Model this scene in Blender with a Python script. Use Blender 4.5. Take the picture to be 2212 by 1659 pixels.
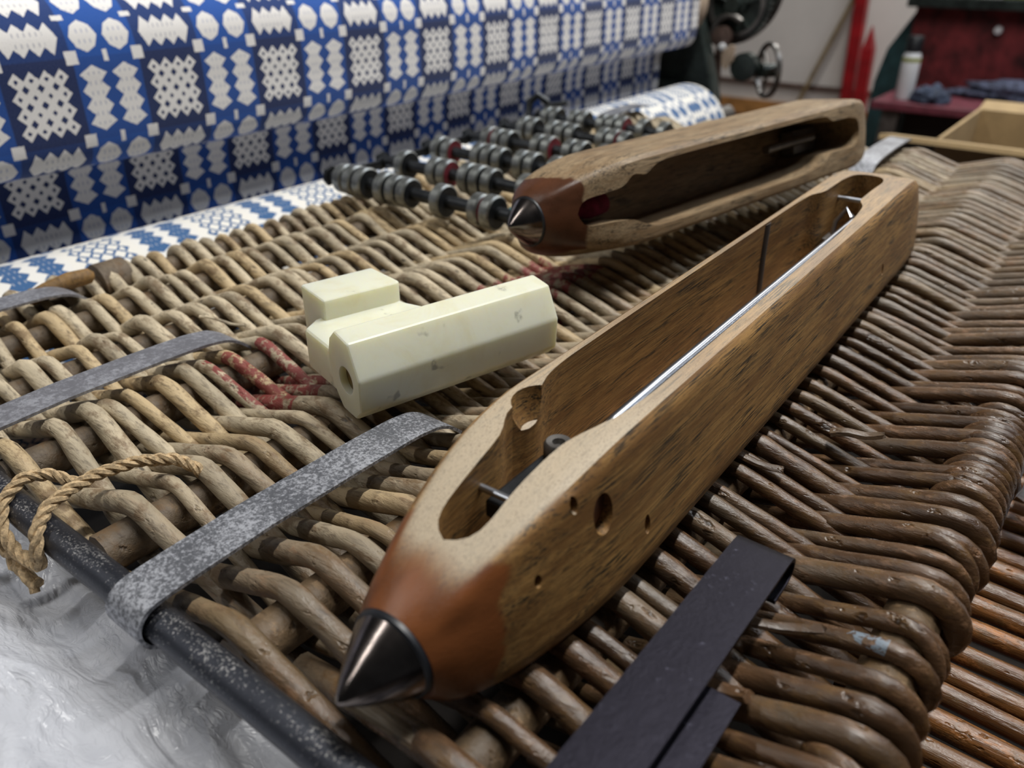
import bpy, bmesh, math, random
from mathutils import Vector, Matrix, noise

for o in list(bpy.data.objects):
    bpy.data.objects.remove(o, do_unlink=True)
SC = bpy.context.scene
COL = SC.collection
K = 0.01                     # every length below is written in centimetres
PI = math.pi
R = math.radians
random.seed(11)

# ---------------------------------------------------------------- camera, world, lamps, exposure
# world axes follow the hamper lid: x runs along its iron rod, y along its stakes, z is up
AZ, PITCH, F_PX, CAM_H = R(37.6), R(29.0), 1725.0, 14.0
cd = bpy.data.cameras.new('camera')
cd.sensor_width = 36.0
cd.lens = F_PX / 2212.0 * 36.0
cd.clip_start = 0.01
cd.clip_end = 60
cd.dof.use_dof = True
cd.dof.focus_distance = 0.235
cd.dof.aperture_fstop = 13.5
cam = bpy.data.objects.new('camera', cd)
COL.objects.link(cam)
cam.location = (0, 0, CAM_H * K)
cam.rotation_euler = (PI / 2 - PITCH, 0, AZ)
SC.camera = cam

W = bpy.data.worlds.new('world')
SC.world = W
W.use_nodes = True
W.node_tree.nodes['Background'].inputs[0].default_value = (0.86, 0.93, 1.0, 1)
W.node_tree.nodes['Background'].inputs[1].default_value = 0.02

def tube_lamp(name, loc, size, power, rz=0.0, col=(1.0, 0.985, 0.95)):
    l = bpy.data.lights.new(name, 'AREA')
    l.shape = 'RECTANGLE'
    l.size, l.size_y = size[0] * K, size[1] * K
    l.energy = power
    l.color = col
    o = bpy.data.objects.new(name, l)
    COL.objects.link(o)
    o.location = [c * K for c in loc]
    o.rotation_euler = (0, 0, rz)
    return o

tube_lamp('ceiling_lamp', (4, 66, 150), (7, 130), 27.0)
tube_lamp('ceiling_lamp', (-115, -85, 165), (7, 130), 10.0)
tube_lamp('ceiling_lamp', (85, 165, 170), (8, 130), 13.0, col=(0.80, 0.88, 1.0))
tube_lamp('ceiling_lamp', (-60, 300, 165), (12, 150), 22.0)
tube_lamp('ceiling_lamp', (95, 330, 175), (12, 150), 16.0)

SC.view_settings.view_transform = 'Standard'
SC.view_settings.look = 'None'
SC.view_settings.gamma = 1.0
SC.view_settings.use_curve_mapping = False
SC.view_settings.exposure = 0.12

# ---------------------------------------------------------------- mesh helpers
class MB:
    def __init__(s):
        s.v, s.f, s.uv = [], [], {}

    def tube(s, path, rad, n=8, cap=True, squash=1.0):
        P = [Vector(p) for p in path]
        m = len(P)
        if not hasattr(rad, '__len__'):
            rad = [rad] * m
        base = len(s.v)
        prev = None
        for i in range(m):
            t = (P[min(i + 1, m - 1)] - P[max(i - 1, 0)]).normalized()
            if prev is None:
                a = Vector((0, 0, 1)) if abs(t.z) < 0.9 else Vector((1, 0, 0))
                x = (a - t * a.dot(t)).normalized()
            else:
                x = (prev - t * prev.dot(t)).normalized()
            prev = x
            y = t.cross(x)
            for k in range(n):
                a = 2 * PI * k / n
                s.v.append(P[i] + (x * math.cos(a) * squash + y * math.sin(a)) * rad[i])
        for i in range(m - 1):
            for k in range(n):
                a = base + i * n + k
                b = base + i * n + (k + 1) % n
                s.f.append((a, b, b + n, a + n))
        if cap:
            s.f.append(tuple(base + k for k in range(n))[::-1])
            s.f.append(tuple(base + (m - 1) * n + k for k in range(n)))
        return s

    def box(s, a, b):
        i = len(s.v)
        for x in (a[0], b[0]):
            for y in (a[1], b[1]):
                for z in (a[2], b[2]):
                    s.v.append(Vector((x, y, z)))
        for q in ((0, 1, 3, 2), (4, 6, 7, 5), (0, 4, 5, 1), (2, 3, 7, 6), (0, 2, 6, 4), (1, 5, 7, 3)):
            s.f.append(tuple(i + k for k in q))
        return s

    def prism(s, poly, a, b, axis='z'):
        """polygon (list of 2-tuples) swept along an axis from a to b"""
        i, n = len(s.v), len(poly)
        for h in (a, b):
            for p in poly:
                if axis == 'z':
                    s.v.append(Vector((p[0], p[1], h)))
                elif axis == 'x':
                    s.v.append(Vector((h, p[0], p[1])))
                else:
                    s.v.append(Vector((p[0], h, p[1])))
        s.f.append(tuple(i + k for k in range(n))[::-1])
        s.f.append(tuple(i + n + k for k in range(n)))
        for k in range(n):
            k2 = (k + 1) % n
            s.f.append((i + k, i + k2, i + n + k2, i + n + k))
        return s

    def lathe(s, prof, n=24, axis='z', c=(0, 0, 0)):
        """prof: list of (radius, height) along the axis"""
        i = len(s.v)
        for r, h in prof:
            for k in range(n):
                a = 2 * PI * k / n
                p, q = r * math.cos(a), r * math.sin(a)
                if axis == 'z':
                    w = (p, q, h)
                elif axis == 'x':
                    w = (h, p, q)
                else:
                    w = (q, h, p)
                s.v.append(Vector(w) + Vector(c))
        for j in range(len(prof) - 1):
            for k in range(n):
                a, b = i + j * n + k, i + j * n + (k + 1) % n
                s.f.append((a, b, b + n, a + n))
        if prof[0][0] > 1e-4:
            s.f.append(tuple(i + k for k in range(n))[::-1])
        if prof[-1][0] > 1e-4:
            j = i + (len(prof) - 1) * n
            s.f.append(tuple(j + k for k in range(n)))
        return s

    def strip(s, path, x0, x1, th):
        """flat bar: (y,z) path extruded between x0 and x1 with thickness th"""
        m = len(path)
        up, lo = [], []
        for i in range(m):
            a, b = path[max(i - 1, 0)], path[min(i + 1, m - 1)]
            d = Vector((b[0] - a[0], b[1] - a[1])).normalized()
            nn = Vector((-d.y, d.x))
            p = Vector(path[i])
            up.append(p + nn * th / 2)
            lo.append(p - nn * th / 2)
        i0 = len(s.v)
        for i in range(m):
            for x, q in ((x0, up[i]), (x1, up[i]), (x1, lo[i]), (x0, lo[i])):
                s.v.append(Vector((x, q.x, q.y)))
        for i in range(m - 1):
            for k in range(4):
                a, b = i0 + i * 4 + k, i0 + i * 4 + (k + 1) % 4
                s.f.append((a, b, b + 4, a + 4))
        s.f.append((i0 + 3, i0 + 2, i0 + 1, i0))
        j = i0 + (m - 1) * 4
        s.f.append((j, j + 1, j + 2, j + 3))
        return s

    def mesh(s, name, off=None):
        me = bpy.data.meshes.new(name)
        M = off if off is not None else Matrix.Identity(4)
        me.from_pydata([(M @ v) * K for v in s.v], [], s.f)
        me.update()
        bm = bmesh.new()
        bm.from_mesh(me)
        bmesh.ops.recalc_face_normals(bm, faces=bm.faces)
        bm.to_mesh(me)
        bm.free()
        return me


def finish(me, smooth, ang):
    if smooth:
        me.polygons.foreach_set('use_smooth', [True] * len(me.polygons))
        if ang:
            me.set_sharp_from_angle(angle=R(ang))
    me.update()


def obj(name, mb, mt, parent=None, smooth=True, ang=40, world=True, bevel=None):
    """link one mesh object; coordinates are world centimetres unless world=False (then local to the parent)"""
    me = mb.mesh(name) if isinstance(mb, MB) else mb
    if bevel:
        bm = bmesh.new()
        bm.from_mesh(me)
        eds = [e for e in bm.edges if len(e.link_faces) == 2 and e.calc_face_angle(0) > R(28)]
        bmesh.ops.bevel(bm, geom=eds, offset=bevel * K, segments=2, profile=0.6, affect='EDGES', clamp_overlap=True)
        bm.to_mesh(me)
        bm.free()
    finish(me, smooth, ang)
    me.materials.clear()
    me.materials.append(mt)
    o = bpy.data.objects.new(name, me)
    COL.objects.link(o)
    if parent is not None:
        o.parent = parent
        if world and parent.name in rootmat:
            o.matrix_parent_inverse = rootmat[parent.name].inverted()
    return o


rootmat = {}


def thing(name, label, cat, loc=(0, 0, 0), rot=(0, 0, 0), group=None, kind=None):
    o = bpy.data.objects.new(name, None)
    COL.objects.link(o)
    o.empty_display_size = 0.02
    o.location = [c * K for c in loc]
    o.rotation_euler = rot
    rootmat[o.name] = Matrix.LocRotScale(Vector(o.location), o.rotation_euler, None)
    return tag(o, label, cat, group, kind)


def tag(o, label=None, cat=None, group=None, kind=None):
    if label:
        o['label'] = label
    if cat:
        o['category'] = cat
    if group:
        o['group'] = group
    if kind:
        o['kind'] = kind
    return o


def boolean(base, cutters, op='DIFFERENCE'):
    """mesh of base with the cutters applied; all arguments are MB in the same frame"""
    tmp = []
    bo = bpy.data.objects.new('tmp', base.mesh('tmp'))
    COL.objects.link(bo)
    tmp.append(bo)
    for c in cutters:
        co = bpy.data.objects.new('tmp', c.mesh('tmp'))
        COL.objects.link(co)
        tmp.append(co)
        m = bo.modifiers.new('b', 'BOOLEAN')
        m.operation = op
        m.solver = 'EXACT'
        m.object = co
    dg = bpy.context.evaluated_depsgraph_get()
    me = bpy.data.meshes.new_from_object(bo.evaluated_get(dg))
    for t in tmp:
        d = t.data
        bpy.data.objects.remove(t, do_unlink=True)
        bpy.data.meshes.remove(d)
    return me


# ---------------------------------------------------------------- material helpers
class X:
    """arithmetic on shader sockets"""
    nt = None

    def __init__(s, v):
        s.v = v.v if isinstance(v, X) else v

    @staticmethod
    def op(o, *a):
        n = X.nt.nodes.new('ShaderNodeMath')
        n.operation = o
        for i, q in enumerate(a):
            q = q.v if isinstance(q, X) else q
            if isinstance(q, (int, float)):
                n.inputs[i].default_value = q
            else:
                X.nt.links.new(q, n.inputs[i])
        return X(n.outputs[0])

    def __add__(s, o): return X.op('ADD', s, o)
    def __radd__(s, o): return X.op('ADD', o, s)
    def __sub__(s, o): return X.op('SUBTRACT', s, o)
    def __rsub__(s, o): return X.op('SUBTRACT', o, s)
    def __mul__(s, o): return X.op('MULTIPLY', s, o)
    def __rmul__(s, o): return X.op('MULTIPLY', o, s)
    def __truediv__(s, o): return X.op('DIVIDE', s, o)
    def lt(s, o): return X.op('LESS_THAN', s, o)
    def gt(s, o): return X.op('GREATER_THAN', s, o)
    def abs(s): return X.op('ABSOLUTE', s)
    def fract(s): return X.op('FRACT', s)
    def min(s, o): return X.op('MINIMUM', s, o)
    def max(s, o): return X.op('MAXIMUM', s, o)

    def ss(s, a, b):
        n = X.nt.nodes.new('ShaderNodeMapRange')
        n.interpolation_type = 'SMOOTHSTEP'
        X.nt.links.new(s.v, n.inputs[0])
        n.inputs[1].default_value = a
        n.inputs[2].default_value = b
        return X(n.outputs[0])


def sel(c, a, b):
    return c * a + (1 - c) * b


def newmat(name):
    m = bpy.data.materials.new(name)
    m.use_nodes = True
    X.nt = m.node_tree
    b = m.node_tree.nodes['Principled BSDF']
    return m, m.node_tree, b


def nd(t, **kw):
    n = X.nt.nodes.new(t)
    for k, v in kw.items():
        setattr(n, k, v)
    return n


def lk(a, b):
    X.nt.links.new(a.v if isinstance(a, X) else a, b)


def coords(kind='Object'):
    return nd('ShaderNodeTexCoord').outputs[kind]


def mapped(vec, scale=(1, 1, 1), rot=(0, 0, 0), loc=(0, 0, 0)):
    n = nd('ShaderNodeMapping')
    n.inputs['Scale'].default_value = scale
    n.inputs['Rotation'].default_value = rot
    n.inputs['Location'].default_value = loc
    lk(vec, n.inputs['Vector'])
    return n.outputs[0]


def nz(vec, scale=5, detail=4, rough=0.6, w=None, dist=0.0):
    n = nd('ShaderNodeTexNoise')
    if w is not None:
        n.noise_dimensions = '4D'
        lk(w, n.inputs['W'])
    lk(vec, n.inputs['Vector'])
    n.inputs['Scale'].default_value = scale
    n.inputs['Detail'].default_value = detail
    n.inputs['Roughness'].default_value = rough
    n.inputs['Distortion'].default_value = dist
    return X(n.outputs[0])


def mix(f, a, b):
    n = nd('ShaderNodeMix', data_type='RGBA')
    f = f.v if isinstance(f, X) else f
    if isinstance(f, (int, float)):
        n.inputs[0].default_value = f
    else:
        lk(f, n.inputs[0])
    for i, q in ((6, a), (7, b)):
        if isinstance(q, tuple):
            n.inputs[i].default_value = (*q, 1) if len(q) == 3 else q
        else:
            lk(q, n.inputs[i])
    return n.outputs[2]


def setc(b, c):
    if isinstance(c, tuple):
        b.inputs['Base Color'].default_value = (*c, 1)
    else:
        lk(c, b.inputs['Base Color'])


def setv(b, name, v):
    if isinstance(v, (int, float)):
        b.inputs[name].default_value = v
    elif isinstance(v, tuple):
        b.inputs[name].default_value = v
    else:
        lk(v, b.inputs[name])


def bump(b, h, strength=0.3, dist=0.001):
    n = nd('ShaderNodeBump')
    n.inputs['Strength'].default_value = strength
    n.inputs['Distance'].default_value = dist
    lk(h, n.inputs['Height'])
    lk(n.outputs[0], b.inputs['Normal'])


def sep(vec):
    n = nd('ShaderNodeSeparateXYZ')
    lk(vec, n.inputs[0])
    return X(n.outputs[0]), X(n.outputs[1]), X(n.outputs[2])


def plain(name, col, rough=0.5, metal=0.0, var=0.25, scale=30, bmp=0.0, spec=None):
    m, nt, b = newmat(name)
    n = nz(coords(), scale, 5, 0.65)
    dark = tuple(c * (1 - var) for c in col)
    lite = tuple(min(1, c * (1 + var)) for c in col)
    setc(b, mix(n.ss(0.3, 0.7), dark, lite))
    setv(b, 'Roughness', rough)
    setv(b, 'Metallic', metal)
    if spec is not None:
        setv(b, 'Specular IOR Level', spec)
    if bmp:
        bump(b, n, bmp, 0.001)
    return m


M = {}


def willow(name, pale, brown, gloss, red=True, xr=(-24, -3)):
    """weathered willow rods: greyed and dry towards the back border, brown and polished near the front border, with dimmer light there put into the colour"""
    m, nt, b = newmat(name)
    oc = coords()
    rnd = X(nd('ShaderNodeObjectInfo').outputs['Random'])
    x, y, z = sep(oc)
    big = nz(mapped(oc, (25, 90, 90)), 1.0, 3, 0.6, w=rnd * 37)
    grain = nz(mapped(oc, (60, 700, 700)), 1.0, 5, 0.65, w=rnd * 11)
    spots = nz(mapped(oc, (150, 300, 300)), 1.0, 3, 0.5, w=rnd * 71)
    t = (x * 100 + (big - 0.5) * 14 + (rnd - 0.5) * 9).ss(xr[0], xr[1]) * (1 - (y * 100).ss(26.0, 50.0) * 0.20)  # rod colour and lighting across the lid share this blend
    p = mix(big.ss(0.36, 0.66), tuple(c * 0.62 for c in pale), pale)
    p = mix((rnd * 7.3).fract().gt(0.72) * 0.55, p, (pale[0] * 0.95, pale[1] * 0.80, pale[2] * 0.55))
    q = mix(big.ss(0.36, 0.68), brown, tuple(min(1, c * 2.1) for c in brown))
    c = mix(t, p, q)
    c = mix(grain.ss(0.48, 0.70) * 0.62, c, (0.040, 0.024, 0.014))
    stain = nz(mapped(oc, (90, 160, 160)), 1.0, 4, 0.7, w=rnd * 23)
    c = mix(stain.ss(0.50, 0.64) * 0.7, c, (0.13, 0.072, 0.028))
    c = mix(spots.ss(0.66, 0.74) * 0.75, c, (0.02, 0.012, 0.008))
    scuff = nz(mapped(oc, (130, 420, 420)), 1.0, 6, 0.7, w=rnd * 5)
    sc = scuff.ss(0.52, 0.62) * big.ss(0.40, 0.60)
    c = mix(sc * t * 0.7, c, tuple(min(1, k * 4.6) for k in brown))
    if red:
        pt = nz(oc, 260, 4, 0.7)
        yc, xc = y * 100, x * 100
        band1 = (xc + 22.5).abs().lt(2.2) * (yc - 14.9).abs().lt(1.4)
        band2 = (xc + 20.3).abs().lt(2.0) * (yc - 28.3).abs().lt(3.0)
        r_ = (band1.max(band2)) * pt.ss(0.40, 0.52)
        c = mix(r_ * 0.9, c, (0.20, 0.022, 0.022))
        bl = (xc + 2.0).abs().lt(0.9) * (yc - 14.95).abs().lt(0.33) * (z * 100).gt(0.42) * pt.ss(0.44, 0.52)
        c = mix(bl * 0.8, c, (0.20, 0.26, 0.32))
    setc(b, c)
    setv(b, 'Roughness', sel(t, gloss, 0.62) + (grain - 0.5) * 0.25 + sc * 0.22)
    setv(b, 'Specular IOR Level', 0.5)
    bump(b, grain * 0.7 + spots.ss(0.62, 0.74) * -0.9 + big * 1.2 + scuff * 0.5, 0.55, 0.0012)
    return m


M['willow'] = willow('willow', (0.60, 0.50, 0.345), (0.056, 0.030, 0.015), 0.24)
M['stake'] = willow('stake_willow', (0.17, 0.125, 0.08), (0.10, 0.066, 0.036), 0.5, red=False)
M['cane'] = willow('golden_cane', (0.30, 0.165, 0.05), (0.115, 0.047, 0.013), 0.22, red=False, xr=(-14, 0))


def m_iron(name, base, worn_lit, rough, wscale=420, lo=0.52, hi=0.62, metal=0.75, wear_glint=0.0):
    m, nt, b = newmat(name)
    oc = coords()
    a = nz(oc, wscale, 6, 0.75)
    a2 = nz(oc, 70, 4, 0.6)
    nx_, ny_, nz_ = sep(nd('ShaderNodeNewGeometry').outputs['Normal'])
    f = (a + (a2 - 0.5) * 0.35 + nz_.ss(0.75, 0.98) * wear_glint).ss(lo, hi)  # worn specks, thickened on upward faces as a painted highlight
    setc(b, mix(f, base, worn_lit))
    setv(b, 'Metallic', metal)
    setv(b, 'Roughness', rough + (a2 - 0.5) * 0.25)
    bump(b, a * 0.6 + a2, 0.35, 0.0006)
    return m


M['iron'] = m_iron('worn_strap_iron', (0.13, 0.135, 0.15), (0.46, 0.47, 0.51), 0.40, 900, 0.44, 0.64, 0.45)
M['iron_pale'] = m_iron('pale_strap_iron', (0.20, 0.20, 0.22), (0.38, 0.385, 0.42), 0.42, 500, 0.42, 0.68, 0.4)
M['iron_dark'] = m_iron('dark_strap_iron', (0.018, 0.017, 0.023), (0.08, 0.08, 0.11), 0.44, 500, 0.62, 0.76, 1.0)
M['rod_iron'] = m_iron('rod_iron', (0.05, 0.054, 0.068), (0.46, 0.45, 0.44), 0.32, 1300, 0.59, 0.68, 0.75, 0.06)
M['steel'] = plain('polished_steel', (0.42, 0.44, 0.48), 0.34, 1.0, 0.06, 200)
M['tip_steel'] = plain('tip_steel', (0.24, 0.205, 0.19), 0.20, 1.0, 0.3, 120)
M['black'] = plain('black_rubber', (0.012, 0.013, 0.016), 0.4)
M['blackmetal'] = plain('oily_black_metal', (0.035, 0.038, 0.042), 0.38, 0.7, 0.4, 90)
M['roller'] = plain('roller_steel', (0.25, 0.26, 0.25), 0.36, 0.8, 0.35, 160)
M['roller_red'] = plain('roller_red_paint', (0.16, 0.02, 0.03), 0.5, 0.2, 0.35, 160)


def m_wood(name, pale, mid, dark, cap, capy=(3.0, 4.6), worn_lit=1.0):
    """shuttle timber; object space is the shuttle's own frame, y from the near tip along its length"""
    m, nt, b = newmat(name)
    oc = coords()
    x, y, z = sep(oc)
    gr = nz(mapped(oc, (420, 26, 420)), 1.0, 6, 0.62, dist=0.25)
    fine = nz(mapped(oc, (2300, 70, 2300)), 1.0, 4, 0.65)
    clus = nz(mapped(oc, (240, 45, 240)), 1.0, 2, 0.5).ss(0.36, 0.62)
    dots = nz(mapped(oc, (5200, 1500, 5200)), 1.0, 2, 0.5)
    big = nz(mapped(oc, (90, 18, 90)), 1.0, 3, 0.5)
    geo = nd('ShaderNodeNewGeometry')
    c = mix((gr * 0.7 + big * 0.3).ss(0.38, 0.62), mid, pale)
    streak = (fine * 0.65 + gr * 0.35).ss(0.475, 0.575)
    c = mix(streak * (0.35 + clus * 0.65) * 0.95, c, dark)
    pore = nz(mapped(oc, (3800, 300, 3800)), 1.0, 2, 0.5).ss(0.60, 0.68)
    c = mix(pore * 0.45, c, dark)
    # sanded top deck, overhead light painted into its pale colour, most near the nose
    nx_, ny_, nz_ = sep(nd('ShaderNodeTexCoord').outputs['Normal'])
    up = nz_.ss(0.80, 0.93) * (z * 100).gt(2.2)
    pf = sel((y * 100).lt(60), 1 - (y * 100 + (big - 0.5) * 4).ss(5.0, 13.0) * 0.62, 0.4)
    deck = up * pf * worn_lit * (y * 100 + (big - 0.5) * 1.0).ss(2.0, 3.0)
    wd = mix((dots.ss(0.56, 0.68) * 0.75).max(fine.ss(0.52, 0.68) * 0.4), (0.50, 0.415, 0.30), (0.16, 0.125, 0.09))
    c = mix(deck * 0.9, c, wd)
    # varnished nose
    t = y * 100 + (big - 0.5) * 1.6 - (z * 100 - 1.5).max(0.0) * 0.42
    nose = (1 - t.ss(capy[0] - 0.10, capy[0] + 0.10)) * (1 - deck)
    cc = mix(big.ss(0.35, 0.65), cap, tuple(k * 0.5 for k in cap))
    c = mix(nose, c, cc)
    setc(b, c)
    setv(b, 'Roughness', sel(nose, 0.30, 0.55) + (fine - 0.5) * 0.2)
    bump(b, fine * 0.5 + gr * 0.6, 0.25, 0.0006)
    return m


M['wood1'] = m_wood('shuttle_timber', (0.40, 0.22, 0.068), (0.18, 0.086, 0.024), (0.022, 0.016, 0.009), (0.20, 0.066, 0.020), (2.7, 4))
M['wood2'] = m_wood('old_shuttle_timber', (0.36, 0.26, 0.15), (0.22, 0.14, 0.07), (0.04, 0.025, 0.013), (0.10, 0.038, 0.018), (2.9, 5.5), 0.0)

m, nt, b = newmat('cream_plastic')
oc = coords()
st = nz(oc, 45, 5, 0.7, dist=0.8)
st2 = nz(oc, 130, 4, 0.7)
blot = (nz(oc, 120, 2, 0.5)).ss(0.66, 0.74) * st2.ss(0.45, 0.6)
c = mix(st.ss(0.45, 0.75) * 0.4, (0.72, 0.72, 0.58), (0.62, 0.55, 0.31))
c = mix(blot * 0.55, c, (0.10, 0.10, 0.09))
setc(b, c)
setv(b, 'Roughness', 0.33)
setv(b, 'Subsurface Weight', 0.55)
setv(b, 'Subsurface Radius', (1.0, 0.8, 0.35))
setv(b, 'Subsurface Scale', 0.010)
bump(b, st2, 0.08, 0.0006)
M['plastic'] = m
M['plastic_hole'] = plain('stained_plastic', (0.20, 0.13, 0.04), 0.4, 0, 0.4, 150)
M['twine'] = plain('jute_fibre', (0.46, 0.33, 0.185), 0.85, 0, 0.45, 700, 0.6)

m, nt, b = newmat('white_polythene')
oc = coords()
n1 = nz(oc, 40, 4, 0.6, dist=1.5)
k1 = (nz(mapped(oc, (16, 44, 30), rot=(0, 0, 0.35)), 1.0, 3, 0.6, dist=1.2) - 0.5).abs()
k2 = (nz(mapped(oc, (110, 190, 120), rot=(0, 0, 0.3)), 1.0, 3, 0.6, dist=1.6) - 0.5).abs()
k3 = (nz(mapped(oc, (300, 420, 300), rot=(0, 0, -0.6)), 1.0, 2, 0.5, dist=1.0) - 0.5).abs()
setc(b, mix(n1.ss(0.3, 0.7), (0.44, 0.45, 0.49), (0.53, 0.54, 0.58)))
setv(b, 'Roughness', 0.27)
setv(b, 'Specular IOR Level', 0.4)
bump(b, (1 - k1.ss(0.0, 0.24)) * 1.0 + (1 - k2.ss(0.0, 0.10)) * 0.10, 0.55, 0.0024)
M['poly'] = m


def m_cloth(name, white, navy, blue, P=7.6, Q=8.3, hs=1.0):
    """double-woven plaid of toothed blocks, paired ovals and small squares"""
    m, nt, b = newmat(name)
    uvn = nd('ShaderNodeUVMap')
    fibre = nz(mapped(uvn.outputs[0], (14, 14, 1)), 1.0, 2, 0.5)
    px, py, _ = sep(uvn.outputs[0])
    warp = (fibre - 0.5) * 0.012

    def axis(p, per):
        f = (p / per + warp).fract()
        isb = f.lt(0.51)
        loc = sel(isb, (f - 0.255) / 0.204, ((f - 0.755).abs() - 0.120) / 0.100)
        teeth = sel(isb, 4.0, 1.0)
        t = ((loc + 1) * 0.5 * teeth).fract()
        T = (t - 0.5).abs() * 2
        dsep = f.min((f - 0.51).abs()).min((f - 1.0).abs())
        dmid = (f - 0.755).abs()
        amp = sel(isb, 0.26, 0.52)
        return isb, loc, T, dsep, dmid, amp

    bx, lx, Tx, sx, mx, ax = axis(px, P)
    by, ly, Ty, sy, my, ay = axis(py, Q)
    w = (ly.abs() + ay * Tx - 1).lt(0) * (lx.abs() + ax * Ty - 1).lt(0)
    h1 = ((1 - Tx) + (1 - Ty)).lt(0.52 * hs) * bx * by
    h2 = (Tx + Ty).lt(0.34 * hs) * bx * by
    h3 = (Tx + (1 - Ty)).lt(0.16) * bx * by
    inn = (lx.abs()).lt(0.8) * (ly.abs()).lt(0.8)
    w = w * (1 - (h1.max(h2)) * inn)
    # fine broken lines inside the ovals
    ln = ((px * 3.4).fract() - 0.5).abs().lt(0.10) * ((py * 1.9).fract() - 0.5).abs().lt(0.2)
    w = w * (1 - ln * 0.5 * (1 - bx * by) * (lx.abs()).lt(0.55) * (ly.abs()).lt(0.8))
    sq = sx.lt(0.043) * sy.lt(0.041)
    r1 = mx.lt(0.017) * sy.lt(0.036)
    r2 = sx.lt(0.040) * my.lt(0.017)
    w = w.max(sq).max(r1).max(r2)
    bg = mix((1 - bx) * 0.75 + (1 - by) * 0.25, navy, blue)
    c = mix(w, bg, white)
    c = mix((fibre - 0.45).max(0.0) * 0.25, c, (0.3, 0.32, 0.4))
    setc(b, c)
    setv(b, 'Roughness', 0.85)
    setv(b, 'Sheen Weight', 0.2)
    bump(b, w * 0.6 + fibre * 0.4, 0.4, 0.002)
    return m


M['cloth'] = m_cloth('tapestry_face', (0.90, 0.87, 0.84), (0.003, 0.018, 0.10), (0.006, 0.085, 0.40))
M['cloth_back'] = m_cloth('tapestry_reverse', (0.03, 0.11, 0.27), (0.84, 0.81, 0.74), (0.82, 0.80, 0.76), hs=1.75)
M['beam'] = plain('beam_timber', (0.50, 0.38, 0.28), 0.6)
M['castiron'] = plain('green_black_cast_iron', (0.032, 0.042, 0.038), 0.36, 0.4, 0.5, 40)
M['castgrey'] = plain('bare_cast_iron', (0.16, 0.15, 0.14), 0.35, 0.7, 0.4, 40)
M['castbrown'] = plain('rusty_cast_iron', (0.13, 0.085, 0.07), 0.5, 0.4, 0.4, 40)
M['wall'] = plain('cream_wall_paint', (0.72, 0.68, 0.64), 0.7, 0, 0.05, 4)
M['skirt'] = plain('skirting_timber', (0.42, 0.20, 0.06), 0.5, 0, 0.3, 12)
M['floor'] = plain('floor_boards', (0.10, 0.05, 0.035), 0.6, 0, 0.4, 9)
M['redpaint'] = plain('red_post_paint', (0.30, 0.008, 0.012), 0.4, 0, 0.3, 10)
M['maroon'] = plain('maroon_panel', (0.13, 0.016, 0.018), 0.45, 0, 0.75, 14)
M['benchpink'] = plain('bench_edge_paint', (0.15, 0.03, 0.045), 0.5, 0, 0.3, 30)
M['greenpaint'] = plain('machine_green', (0.02, 0.055, 0.06), 0.4, 0, 0.4, 20)
M['brass'] = plain('dull_brass_pole', (0.26, 0.19, 0.10), 0.45, 0.3, 0.3, 20)
M['card'] = plain('cardboard', (0.38, 0.265, 0.13), 0.8, 0, 0.12, 30)
M['wool'] = plain('dark_wool_waste', (0.07, 0.08, 0.13), 0.9, 0, 0.8, 60, 1.0)
M['white'] = plain('white_plastic', (0.75, 0.76, 0.78), 0.35, 0, 0.06, 20)
M['yellow'] = plain('yellow_green_paint', (0.33, 0.36, 0.06), 0.5, 0, 0.3, 30)
M['bluecloth'] = plain('blue_rag', (0.045, 0.06, 0.10), 0.8, 0, 0.6, 50)
M['table'] = plain('table_board', (0.016, 0.011, 0.008), 0.7, 0, 0.4, 12)
M['magenta'] = plain('magenta_wool', (0.22, 0.018, 0.06), 0.9, 0, 0.4, 200, 0.5)
M['teal'] = plain('teal_yarn', (0.02, 0.13, 0.15), 0.9, 0, 0.4, 300, 0.5)
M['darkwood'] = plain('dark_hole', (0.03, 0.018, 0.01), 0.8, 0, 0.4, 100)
M['plug'] = plain('wood_plug', (0.22, 0.085, 0.04), 0.5, 0, 0.4, 100)
m, nt, b = newmat('clear_plastic')
setc(b, (0.93, 0.94, 0.97))
setv(b, 'Roughness', 0.12)
setv(b, 'Transmission Weight', 0.75)
setv(b, 'IOR', 1.2)
bump(b, nz(coords(), 60, 3), 0.2, 0.002)
M['clear'] = m

# ---------------------------------------------------------------- the room
FLOOR, WALLV = -60.0, 394.0
o = obj('floor', MB().box((-420, -260, FLOOR - 4), (260, WALLV + 10, FLOOR)), M['floor'], smooth=False)
tag(o, 'dark brown workshop floor', None, kind='structure')
o = obj('wall_back', MB().box((-420, WALLV, FLOOR), (260, WALLV + 10, 190)), M['wall'], smooth=False)
tag(o, 'plain cream painted workshop wall', None, kind='structure')
o = obj('baseboard_back', MB().box((-420, WALLV - 2, FLOOR), (260, WALLV, FLOOR + 7)), M['skirt'], smooth=False, bevel=0.3)
tag(o, 'orange brown timber skirting board', None, kind='structure')
o = obj('trim_1', MB().tube([(-420, WALLV - 1.5, -45), (260, WALLV - 1.5, -45)], 1.1, 8), M['castbrown'])
tag(o, 'thin brown pipe running along the cream wall', None, kind='structure')

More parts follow.
